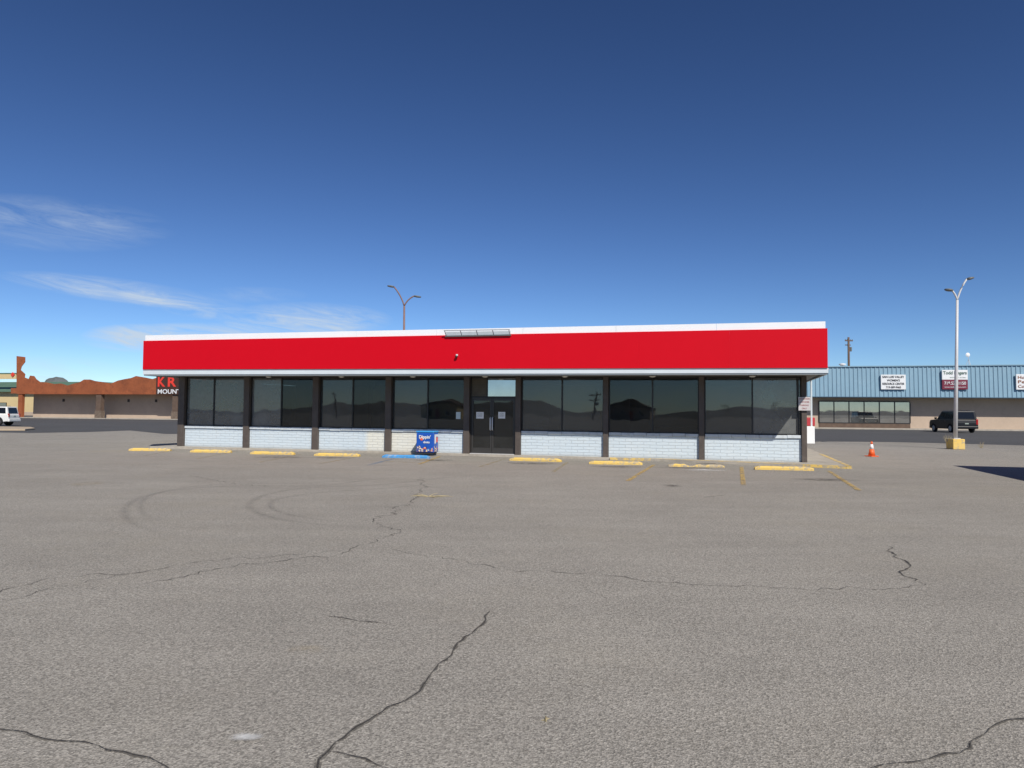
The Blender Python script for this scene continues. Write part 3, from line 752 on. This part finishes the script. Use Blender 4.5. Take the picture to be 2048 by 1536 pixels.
# ------------------------------------------------------------------ vehicles
def suv(P, rz, paint, label, group=None, L=5.1, Wd=1.98, H=1.9):
    v = empty('suv', (P.x, P.y, 0), rz, label, 'car', group)
    hw = Wd/2; hl = L/2; rx, fx = -hl*.62, hl*.64; wr = .40; zb = H*.60
    pr = [(-hl+.05, .42)]
    for cx in (rx, fx):
        for k in range(9):
            t = pi-pi*k/8; pr.append((cx+(wr+.07)*math.cos(t), .36+(wr+.07)*math.sin(t)))
    pr += [(hl-.08, .38), (hl, .60), (hl-.02, .95), (hl-.20, zb-.08), (hl*.42, zb), (-hl+.06, zb), (-hl, .95), (-hl, .6)]
    MB().prism_y(pr, -hw, hw).build('body', paint, v, .07, seg=3)
    b4 = [(-hl+.09, -hw+.05, zb-.02), (hl*.44, -hw+.05, zb-.02), (hl*.44, hw-.05, zb-.02), (-hl+.09, hw-.05, zb-.02)]
    t4 = [(-hl+.24, -hw+.17, H-.04), (hl*.13, -hw+.17, H-.04), (hl*.13, hw-.17, H-.04), (-hl+.24, hw-.17, H-.04)]
    cab = MB().hexa(b4+t4).build('cabin', paint, v, .06, seg=3)
    def q4(A, B, Cc, Dd, a0, a1, c0, c1, off):
        A, B, Cc, Dd = map(Vector, (A, B, Cc, Dd))
        f = lambda a, c: (A.lerp(B, a)).lerp(Dd.lerp(Cc, a), c)
        n = (B-A).cross(Dd-A).normalized()*off
        p = [f(a0, c0), f(a1, c0), f(a1, c1), f(a0, c1)]
        mb = MB(); mb.add([x+n for x in p]+[x-n*1.0 for x in p], [(0, 1, 2, 3), (7, 6, 5, 4), (0, 4, 5, 1), (1, 5, 6, 2), (2, 6, 7, 3), (3, 7, 4, 0)])
        return mb
    for s in (0, 1):
        A, B, Cc, Dd = (b4[0], b4[1], t4[1], t4[0]) if s == 0 else (b4[3], b4[2], t4[2], t4[3])
        for a0, a1 in ((.05, .30), (.33, .60), (.63, .90)):
            q4(A, B, Cc, Dd, a0, a1, .12, .86, .012).build('window', M['carglass'], v)
    q4(b4[3], b4[0], t4[0], t4[3], .1, .9, .12, .86, .012).build('rear_window', M['carglass'], v)
    q4(b4[1], b4[2], t4[2], t4[1], .06, .94, .08, .92, .012).build('windscreen', M['carglass'], v)
    for sy in (-1, 1):
        for cx in (rx, fx):
            y0 = sy*(hw-.12)
            w = MB().lathe([(wr*.6, -.12), (wr*.95, -.12), (wr, -.07), (wr, .07), (wr*.95, .12), (wr*.6, .12)], (cx, y0, wr), 24, 'y').build('wheel', M['rubber'], v)
            rm = MB()
            for k in range(6):
                t = 2*pi*k/6; ca, sa = math.cos(t), math.sin(t)
                rm.tube([(cx+.03*ca, y0+sy*.12, wr+.03*sa), (cx+wr*.6*ca, y0+sy*.125, wr+wr*.6*sa)], .03, 6)
            rm.lathe([(wr*.64, -.015), (wr*.64, .015), (wr*.56, .015)], (cx, y0+sy*.115, wr), 20, 'y')
            rm.build('rim', M['alloy'], w)
        MB().box(-hl-.015, -hl+.08, min(sy*(hw-.20), sy*(hw-.02)), max(sy*(hw-.20), sy*(hw-.02)), .80, zb+.05).build('taillight', M['redlens'], v, .015)
        (MB().box(hl-.16, hl-.0, sy*hw*.62-.16, sy*hw*.62+.16, .74, .93)).build('headlight', M['chrome'], v, .03)
        MB().box(hl*.36, hl*.42, min(sy*hw, sy*(hw+.2)), max(sy*hw, sy*(hw+.2)), zb+.0, zb+.2).build('mirror', paint, v, .03)
        MB().tube([(-hl*.72, sy*(hw-.30), H-.03), (-hl*.70, sy*(hw-.30), H+.04), (hl*.05, sy*(hw-.30), H+.04), (hl*.10, sy*(hw-.30), H-.03)], .018, 6).build('roof_rail', M['lamphead'], v)
        for hx_ in (-.75, .35):
            MB().box(hx_, hx_+.16, min(sy*hw, sy*(hw+.02)), max(sy*hw, sy*(hw+.02)), zb-.17, zb-.13).build('door_handle', M['lamphead'], v)
    MB().box(-hl-.07, -hl+.12, -hw+.03, hw-.03, .40, .64).build('bumper', paint, v, .04)
    MB().box(hl-.12, hl+.06, -hw+.03, hw-.03, .38, .62).build('bumper', paint, v, .04)
    MB().box(-hl-.02, -hl, -.17, .17, .84, .95).build('licence_plate', M['plate'], v)
    MB().box(hl-.02, hl+.02, -.45, .45, .68, .92).build('grille', M['int_dark'], v, .01)
    return v
Ps = gp(1906, 864.5)
suv(Ps, pi/2-.10, M['black'], 'black suv parked in front of the blue roofed shops', L=5.2, Wd=2.12, H=2.15)
Pw = gp(-30, 851.5)
suv(Pw, pi+.12, M['carwhite'], 'white suv cut off by the left edge of the photo', L=4.9, Wd=1.9, H=1.78)

pi_ = [gp(-80, 862), gp(0, 861.5), (gp(50, 861.5)), gp(70, 859.5), gp(62, 857), gp(0, 856), gp(-80, 856)]
isl = MB().prism_z([(p.x, p.y) for p in pi_], .002, .13).build('traffic_island', M['kerb'], None, .02); tag(isl, 'tan kerbed traffic island at the left edge', 'traffic island', kind='structure')

# ------------------------------------------------------------------ right shopping strip
MF = Frame(gp(1640, 857), gp(2048, 861.5))
mall = empty('shopping_strip', (MF.O.x, MF.O.y, 0), MF.rz, 'tan shopping strip with a blue ribbed metal mansard at right', 'building')
CA = 2.0
def ms(px, d=0.0, py=850): return MF.on(px, py, d)[0]
xa, xb = ms(1420), ms(2500)
def mz(p0, p1, d):
    s0, z0 = MF.on(*p0, d); s1, z1 = MF.on(*p1, d); return lambda s: z0+(z1-z0)*(s-s0)/(s1-s0)
zt_, zb_ = mz((1654, 734), (2048, 730.5), -CA), mz((1654, 793), (2048, 795), -CA)
MB().sbox(xa, xb, 0, 18, 0, zb_(xa)+.1, 0, zb_(xb)+.1).build('wall', M['tan'], mall)
rbm = MB(); x = xa; prof = []
while x < xb:
    for dx, dy in ((0, 0), (.06, -.07), (.16, -.07), (.22, 0)): prof.append((x+dx, dy))
    x += .47
vs = []; fs = []
for px_, dy in prof: vs.append((px_, -CA+dy, zb_(px_))); vs.append((px_, -CA+dy+.12, zt_(px_)))
for i in range(len(prof)-1): fs.append((2*i, 2*i+2, 2*i+3, 2*i+1))
rbm.add(vs, fs); rbm.build('mansard', M['bluemetal'], mall)
bk = MB(); bk.sbox(xa, xb, -CA+.14, 18, zb_(xa)+.12, zt_(xa)-.3, zb_(xb)+.12, zt_(xb)-.3); bk.build('roof', M['roof'], mall)
tr_ = MB(); tr_.sbox(xa, xb, -CA-.05, -CA+.35, zt_(xa)-.02, zt_(xa)+.10, zt_(xb)-.02, zt_(xb)+.10); tr_.build('coping', M['bluemetal'], mall)
tr_ = MB(); tr_.sbox(xa, xb, -CA-.08, 0, zb_(xa)-.08, zb_(xa)-.0, zb_(xb)-.08, zb_(xb)-.0); tr_.build('canopy_soffit', M['darkblue'], mall)
MB().box(xa, xb, -2.6, -.005, .002, .14).build('walkway', M['concrete'], mall)
for pa, pb, nn in ((1638, 1820, 6), (1450, 1600, 5), (2080, 2260, 5)):
    x0, x1 = ms(pa), ms(pb); z0 = .75; z1 = MF.on(1700, 804, 0)[1]
    f = MB(); f.box(x0, x1, -.12, -.004, z0-.1, z0); f.box(x0, x1, -.12, -.004, z1, z1+.1)
    for k in range(nn+1):
        q = lerp(x0, x1, k/nn); f.box(q-.05, q+.05, -.12, -.004, z0, z1)
    wo = f.build('window', M['frame'], mall)
    for k in range(nn):
        MB().box(lerp(x0, x1, k/nn)+.05, lerp(x0, x1, (k+1)/nn)-.05, -.06, -.04, z0, z1).build('pane', M['glass_far'], wo)
    MB().box(x0, x1, -.10, -.004, .14, z0-.1).build('window_base', M['wood'], mall)
def wallsign(pa, pb, ya, yb, label, fill=None):
    d = -CA-.12
    x0, z1 = MF.on(pa, ya, d); x1, z0 = MF.on(pb, yb, d)
    sgn = empty('wall_sign', MF.world(x0, d, 0), MF.rz, label, 'sign')
    return sgn, x1-x0, z0, z1
sg, w_, z0, z1 = wallsign(1761, 1811, 749.5, 779, 'white sign with four lines of dark text on blue metal')
MB().box(0, w_, -.12, .03, z0, z1).build('panel', M['signwhite'], sg, .02)
h_ = z1-z0
for k, (s, a0, a1) in enumerate((('SAN LUIS VALLEY', .06, .94), ("WOMEN'S", .24, .76), ('RESOURCE CENTER', .06, .94), ('719-589-9465', .2, .8))):
    text('lettering', s, w_*a0, w_*a1, z1-h_*(.22+.235*k), z1-h_*(.07+.235*k), -.15, M['ink'], sg, .015)
sg, w_, z0, z1 = wallsign(1883, 1935, 740, 779, 'white and maroon sign behind the silver lamp pole'); h_ = z1-z0
MB().box(0, w_, -.12, .03, z0+h_*.5, z1).build('panel', M['signwhite'], sg, .02)
MB().box(0, w_, -.12, .03, z0, z0+h_*.495).build('panel', M['maroon'], sg, .02)['label'] = 'maroon lower panel'
text('lettering', 'Todd Rogers', w_*.04, w_*.96, z0+h_*.72, z0+h_*.94, -.15, M['green_ink'], sg, .02)
text('lettering', 'attorney at law', w_*.3, w_*.93, z0+h_*.57, z0+h_*.65, -.15, M['green_ink'], sg)
text('lettering', '719.528.1150', w_*.08, w_*.92, z0+h_*.24, z0+h_*.40, -.15, M['signwhite'], sg, .01)
text('lettering', 'www.toddrogers.com', w_*.08, w_*.92, z0+h_*.07, z0+h_*.16, -.15, M['signwhite'], sg)
sg, w_, z0, z1 = wallsign(2031, 2080, 748.5, 779.5, 'white sign with brown lettering cut off by the right edge'); h_ = z1-z0
MB().box(0, w_, -.12, .03, z0, z1).build('panel', M['signwhite'], sg, .02)
for k, (s, a1) in enumerate((('Hol', .40), ('Pe', .36), ('Cou', .44))):
    text('lettering', s, w_*.07, w_*a1, z1-h_*(.30+.29*k), z1-h_*(.10+.29*k), -.15, M['brownink'], sg, .015)
A = MF.world(ms(1974), 4, 0); zr = zat(A, 732); za = zat(A, 709)
an = empty('roof_antenna', (A.x, A.y, zr-.6), 0, 'small tripod antenna on the blue metal roof', 'antenna')
MB().tube([(0, 0, 0), (0, 0, za-zr+.6)], .025, 6).build('mast', M['steel'], an)
for k in range(3): MB().tube([(.6*math.cos(k*2.1+.4), .6*math.sin(k*2.1+.4), 0), (0, 0, (za-zr)*.6+.6)], .02, 5).build('leg', M['steel'], an)
mb = MB(); mb.lathe([(.02, -.06), (.16, -.02), (.27, .05)], (-.1, -.05, za-zr+.55), 14, 'y'); mb.build('dish', M['signwhite'], an)
A = MF.world(ms(1702), 3, 0); zr = zat(A, 731)
vn = MB().lathe([(.25, -.6), (.25, .05), (.4, .08), (.4, .2), (.1, .28)], (0, 0, 0), 14).build('roof_vent', M['signwhite'], None); vn.location = (A.x, A.y, zr); tag(vn, 'small white vent on the roof near the utility pole', 'roof vent')

def upole(P, ztop, label, r0=.16, arm=1.3, rz=.3):
    u = empty('utility_pole', (P.x, P.y, 0), rz, label, 'utility pole')
    MB().tube([(0, 0, 0), (0, 0, ztop)], [r0, r0*.7], 10).build('pole', M['wood'], u, smooth=True)
    MB().box(-arm, arm, -.16, -.04, ztop-.75, ztop-.55).build('crossarm', M['wood'], u)
    MB().box(-arm*.7, arm*.7, .17, .27, ztop-1.5, ztop-1.33).build('crossarm', M['wood'], u)
    for q in (-.9, -.45, .45, .9):
        MB().lathe([(.04, 0), (.07, .06), (.05, .14), (.03, .2)], (arm*q, -.1, ztop-.55), 8).build('insulator', M['lamphead'], u)
    MB().lathe([(.2, -.4), (.22, -.35), (.22, .35), (.18, .4)], (.38, 0, ztop-2.2), 12).build('transformer', M['lamphead'], u)
    return u
Pu = atdist(1697.5, 720, 130); upole(Pu, zat(Pu, 674.5), 'wooden utility pole with crossarms behind the blue metal roof', .26, .75, .1)

# ------------------------------------------------------------------ left shop with rusty mountain parapet
LF = Frame(gp(60, 835.5), gp(345, 839)); LW = LF.W
shop = empty('outdoor_shop', (LF.O.x, LF.O.y, 0), LF.rz, 'tan shop with a rusty steel mountain skyline parapet at left', 'building')
def ls(px, d=0.0, py=830): return LF.on(px, py, d)[0]
CL = 3.0
x0, x1 = ls(66), ls(520)
zrb = LF.on(200, 788.5, -CL)[1]
MB().box(x0, x1, 0, 15, 0, zrb+.3).build('wall', M['tan'], shop)
sky_ = [(33,712),(50,714),(50,724),(43,733),(41,740),(50,748),(49,755),(57,758),(60,751),(68,752),(72,758),(80,764),(95,765),(108,768),(122,767),(135,771),(148,767),(158,765),(168,759),(180,759),(190,762),(205,764),(222,767),(236,761),(250,758),(262,756),(272,752),(290,755),(305,758),(320,753),(350,751),(400,757),(450,748),(520,756)]
poly = [LF.on(px, py, -CL) for px, py in sky_]
poly = [(LF.on(33, 790, -CL)[0], zrb)]+poly+[(poly[-1][0], zrb)]
MB().prism_y(poly, -CL, -CL+.08).build('mountain_parapet', M['rust'], shop)
MB().box(x0-1.6, x1, -CL+.12, 15, zrb+.1, zrb+1.0).build('canopy', M['rust'], shop)
for pa, pb in ((34, 42),): MB().box(ls(pa, -CL), ls(pb, -CL), -CL+.1, -CL+.6, 0, zrb+.1).build('post', M['rust'], shop)
for pa, pb in ((190, 200), (343, 353)):
    p = MB().box(ls(pa, -CL), ls(pb, -CL), -CL+.1, -CL+.8, 0, zrb+.1).build('post', M['wood'], shop)
    MB().box(ls(pa-1.5, -CL), ls(pb+1.5, -CL), -CL+.04, -CL+.86, 0, 1.3).build('stone_base', M['stone'], p)
MB().box(x0-2, x1, -CL-.5, -.005, .006, .14).build('walkway', M['concrete'], shop)
for pa in (125, 255, 310): MB().box(ls(pa), ls(pa)+.35, -.12, -.005, zrb-1.2, zrb-.75).build('wall_lamp', M['int_dark'], shop)
zL = lambda py: LF.on(335, py, -CL)[1]
bd = MB().box(LF.on(312, 783, -CL-.1)[0], LF.on(420, 783, -CL-.1)[0], -CL-.12, -CL-.01, zL(789), zL(752)).build('sign_board', mat('dark rust board', (.055, .022, .015), .8, .3, 1), shop)
for s, pa, pb in (('K', 316, 331), ('R', 336, 353), ('I', 358, 363), ('S', 367, 383), ('T', 387, 403), ('I', 407, 412)):
    text('letter', s, LF.on(pa, 770, -CL-.1)[0], LF.on(pb, 770, -CL-.1)[0], zL(773.5), zL(754), -.16-CL, M['signred'], bd, .03)
text('sign_text', 'MOUNTAIN', LF.on(316, 783, -CL-.1)[0], LF.on(383, 783, -CL-.1)[0], zL(787.5), zL(778.5), -.16-CL, M['signwhite'], bd, .02)

YF = Frame(gp(-60, 829.5), gp(240, 833.0))
yb_ = empty('yellow_building', (YF.O.x, YF.O.y, 0), YF.rz, 'pale yellow building with a green roof at the far left edge', 'building')
def ys(px, py, d=0): return YF.on(px, py, d)
xa_ = ys(-150, 800)[0]; xb_ = ys(180, 800)[0]; ze = ys(20, 783)[1]; zr_ = ys(20, 762)[1]
MB().box(xa_, xb_, 0, 20, 0, ze).build('wall', M['paleyellow'], yb_)
MB().hexa([(xa_, -1, ze-.1), (xb_, -1, ze-.1), (xb_, 20, ze-.1), (xa_, 20, ze-.1), (xa_, 5, zr_), (xb_-3, 5, zr_), (xb_-3, 14, zr_), (xa_, 14, zr_)]).build('roof', M['greenroof'], yb_)
g0 = ys(-150, 760, -1.2)[0]; g1 = ys(32, 760, -1.2)[0]; zg0 = ys(20, 758, -1.2)[1]; zg1 = ys(20, 748, -1.2)[1]
MB().box(g0, g1, -1.3, -1.05, zg0, zg1).build('gable_panel', M['paleyellow'], yb_)
MB().box(g0, g1+.1, -1.34, -1.01, zg1+.003, zg1+.25).build('coping', M['greenroof'], yb_)
cx, cz = ys(25, 749, -1.5); r_ = .55
MB().prism_y([(cx-r_, cz), (cx, cz-r_), (cx+r_, cz), (cx, cz+r_)], -1.5, -1.38).build('diamond', M['signred'], yb_)
dx0, dx1 = ys(-1, 800)[0], ys(14, 800)[0]
wn = MB().box(dx0, dx1, -.08, -.005, 1.2, 2.9).build('window', M['frame'], yb_)
MB().box(dx0+.15, dx1-.15, -.1, -.085, 1.3, 2.8).build('pane', M['glass_far'], wn)
MB().box(xa_, xb_, -.06, -.005, 0, .8).build('wall_base', M['tan'], yb_)

mb = MB(); Q = [(88, 764), (92, 758), (98, 755), (106, 754), (112, 752), (118, 753), (126, 754), (134, 759), (138, 764)]
PT = [atdist(x, y+2, 420) for x, y in Q]
vs = []; fs = []; n = len(PT)
for p in PT: vs.append((p.x, p.y, p.z+.2)); vs.append((p.x, p.y-18, -1)); vs.append((p.x, p.y+30, -1))
for i in range(n-1): fs += [(3*i, 3*i+1, 3*i+4, 3*i+3), (3*i+2, 3*i, 3*i+3, 3*i+5)]
mb.add(vs, fs); o = mb.build('mesa', mat('mesa rock', (.09, .10, .10), 1, .4, .1)); tag(o, 'small dark mesa far behind the rusty skyline', 'hill', kind='structure')

# ------------------------------------------------------------------ the world behind the camera (seen in the store glass)
GP = FR.O+FR.v*WY
def mirror(P): 
    dd = (P-GP).dot(FR.v); return P-FR.v*(2*dd)
def behind(px, dist):
    r_ = ray(px, 825); v = Vector((r_.x, r_.y, 0)); v = v/v.y*dist; return mirror(Vector((v.x, v.y, 0))), Vector((v.x, v.y, 0))
mb = MB(); vs = []; fs = []; N = 90
for i in range(N+1):
    a_ = math.radians(-175+170*i/N)
    h = 4.5+3*math.sin(i*.33)+2*math.sin(i*.71+1)+.8*math.sin(i*1.7)+random.uniform(0, .8); h = max(h, 1.5)
    for rr, zz_ in ((300, -1), (350, h*.75), (390, h), (520, -1)): vs.append((rr*math.cos(a_), rr*math.sin(a_), zz_))
for i in range(N):
    for k in range(3): fs.append((4*i+k, 4*i+k+1, 4*(i+1)+k+1, 4*(i+1)+k))
mb.add(vs, fs); o = mb.build('hills', mat('dry hillside', (.15, .145, .13), 1, .3, .02), smooth=True); tag(o, 'low dry hills behind the camera', 'hills', kind='structure')
P, V = behind(1188, 150); upole(P, zat(V, 785), 'utility pole mirrored in the window right of the entrance', .16, 1.3, .2)
P, V = behind(668, 170); upole(P, zat(V, 785), 'utility pole mirrored in the third window bay', .16, 1.3, .2)
def simple_house(px, dist, w, d, hw_, hr, m, label):
    P, V = behind(px, dist); h = empty('house', (P.x, P.y, 0), FR.rz, label, 'house')
    MB().box(-w/2, w/2, -d/2, d/2, 0, hw_).build('wall', m, h)
    MB().prism_y([(-w/2-.5, hw_+.003), (w/2+.5, hw_+.003), (0, hr)], -d/2-.4, d/2+.4).build('roof', M['wood'], h)
    for k in (-.28, .2):
        f = MB().box(w*k, w*k+1.2, d/2+.003, d/2+.06, 1.0, 2.2).build('window', M['signwhite'], h)
        MB().box(w*k+.1, w*k+1.1, d/2+.065, d/2+.08, 1.1, 2.1).build('pane', M['carglass'], h)
    MB().box(w*.02-.5, w*.02+.5, d/2+.003, d/2+.06, 0, 2.1).build('door', M['redbox'], h)
simple_house(1265, 190, 11, 9, 3.2, 5.4, M['tan'], 'tan gabled house mirrored in the second window from the right end')
simple_house(890, 190, 9, 9, 3.2, 4.6, M['paleyellow'], 'yellow gabled house mirrored in the window left of the entrance')
def bare_tree(P, H, label):
    t = empty('bare_tree', (P.x, P.y, 0), 0, label, 'tree')
    tk = MB(); br = MB()
    def grow(p, d, L, r_, lev, mbx):
        q = p+d*L; mbx.tube([p, q], [r_, r_*.65], 5, False)
        if lev == 0: return
        for _ in range(3 if lev > 1 else 4):
            nd = (d+Vector((random.uniform(-.6, .6), random.uniform(-.6, .6), random.uniform(-.05, .4)))).normalized()
            grow(q, nd, L*random.uniform(.6, .8), r_*.6, lev-1, br)
    grow(Vector((0, 0, 0)), Vector((0, 0, 1)), H*.26, H*.012, 5, tk)
    tk.build('trunk', M['wood'], t); br.build('crown', M['wood'], t)
P, V = behind(1450, 190); bare_tree(P, 5.5, 'bare tree mirrored in the rightmost window bay, left one')
P, V = behind(1555, 210); bare_tree(P, 6.5, 'bare tree mirrored in the rightmost window bay, right one')
SUN_AZ = 22; SUN_EL = 42
cA = gp(1905, 931); cB = gp(2048, 962)
H_ = 4.2; k_ = H_/math.tan(math.radians(SUN_EL)); off = Vector((math.sin(math.radians(SUN_AZ)), -math.cos(math.radians(SUN_AZ)), 0))*k_
c1 = cA+off; dr = (cB-cA).normalized(); nrm = Vector((-dr.y, dr.x, 0))
if nrm.x < 0: nrm = -nrm
nb = empty('neighbour_building', (c1.x, c1.y, 0), 0, 'flat roofed building outside the right edge that throws a shadow', 'building')
c2 = dr*11; c3 = c2+nrm*9; c4 = nrm*9
MB().prism_z([(0, 0), (c2.x, c2.y), (c3.x, c3.y), (c4.x, c4.y)], 0, H_-.25).build('wall', M['tan'], nb)
MB().prism_z([(0, 0), (c2.x, c2.y), (c3.x, c3.y), (c4.x, c4.y)], H_-.247, H_).build('coping', M['trim'], nb)

# ------------------------------------------------------------------ light
SC.world = D.worlds.new('World'); SC.world.use_nodes = True
wt = SC.world.node_tree; wt.nodes.clear(); t = NT(wt)
out = t.n('ShaderNodeOutputWorld'); bg = t.n('ShaderNodeBackground', i_Strength=.10); t.link(bg.outputs[0], out.inputs[0])
sk_ = t.n('ShaderNodeTexSky'); sk_.sky_type = 'NISHITA'; sk_.sun_disc = False
sk_.sun_elevation = math.radians(SUN_EL); sk_.sun_rotation = math.radians(180-SUN_AZ)
sk_.altitude = 2300; sk_.air_density = 1.0; sk_.dust_density = .3; sk_.ozone_density = 2.0
def vscale(v, k):
    nd = t.n('ShaderNodeVectorMath', operation='MULTIPLY'); t.link(v, nd.inputs[0]); nd.inputs[1].default_value = k; return nd.outputs[0]
g_ = t.n('ShaderNodeGamma', i_Gamma=1.38); t.link(vscale(sk_.outputs[0], (.1, .1, .1)), g_.inputs[0])
skyc = vscale(g_.outputs[0], (8.8, 10.0, 11.6))
tc = t.n('ShaderNodeTexCoord'); sp = t.n('ShaderNodeSeparateXYZ'); t.link(tc.outputs['Generated'], sp.inputs[0])
yy = t.m('MAXIMUM', sp.outputs[1], .05); uu = t.m('DIVIDE', sp.outputs[0], yy); ww = t.m('DIVIDE', sp.outputs[2], yy)
def ell(px, py, rx, ry, amt, slant=0.0):
    r_ = ray(px, py); cu, cw = r_.x/r_.y, r_.z/r_.y
    a = t.m('DIVIDE', t.m('SUBTRACT', uu, cu), rx/F)
    b = t.m('DIVIDE', t.m('ADD', t.m('SUBTRACT', ww, cw), t.m('MULTIPLY', t.m('SUBTRACT', uu, cu), slant)), ry/F)
    q = t.m('ADD', t.m('MULTIPLY', a, a), t.m('MULTIPLY', b, b))
    return t.m('MULTIPLY', t.ramp(q, 0, 1, 1, 0), amt)
def mxs(es):
    acc = es[0]
    for e in es[1:]: acc = t.m('MAXIMUM', acc, e)
    return acc
low = mxs([ell(610, 640, 180, 38, 1.7), ell(275, 676, 120, 30, 1.7), ell(430, 664, 240, 20, 1.1), ell(400, 615, 170, 24, .9, .15)])
high = mxs([ell(230, 580, 240, 26, 1.0, .12), ell(60, 445, 300, 60, .45, .05), ell(90, 740, 160, 30, .7), ell(500, 590, 120, 18, .3)])
cb = t.n('ShaderNodeCombineXYZ'); t.link(t.m('MULTIPLY', uu, 1.0), cb.inputs[0]); t.link(t.m('ADD', t.m('MULTIPLY', ww, 6.5), t.m('MULTIPLY', uu, 1.1)), cb.inputs[1])
nz = t.noise(cb.outputs[0], 8.0, 12, .68, .9)
nz2 = t.noise(cb.outputs[0], 2.6, 4, .5, .3)
brk = t.m('MULTIPLY', t.ramp(nz, .36, .66), t.ramp(nz2, .30, .55, .35, 1))
cl = t.m('MULTIPLY', t.m('ADD', low, high), brk, True)
c = t.mix(t.m('MULTIPLY', cl, .85), skyc, (5.8, 6.7, 7.7))
t.link(c, bg.inputs[0])
sl_ = D.lights.new('sun', 'SUN'); sl_.energy = 4.9; sl_.angle = math.radians(.5); sl_.color = (1, .95, .87)
so2 = D.objects.new('sun', sl_); C.objects.link(so2); so2.location = (10, -20, 40)
e = math.radians(SUN_EL); a_ = math.radians(SUN_AZ)
sd = Vector((math.sin(a_)*math.cos(e), -math.cos(a_)*math.cos(e), math.sin(e)))
so2.rotation_euler = (-sd).to_track_quat('-Z', 'Y').to_euler()

cam = D.cameras.new('camera'); co = D.objects.new('camera', cam); C.objects.link(co)
co.matrix_world = Matrix.Translation(CAM) @ R3.to_4x4()
cam.sensor_width = 36; cam.lens = 36*F/2048; cam.clip_start = .1; cam.clip_end = 6000
SC.camera = co
SC.view_settings.view_transform = 'Standard'; SC.view_settings.look = 'None'; SC.view_settings.exposure = 0
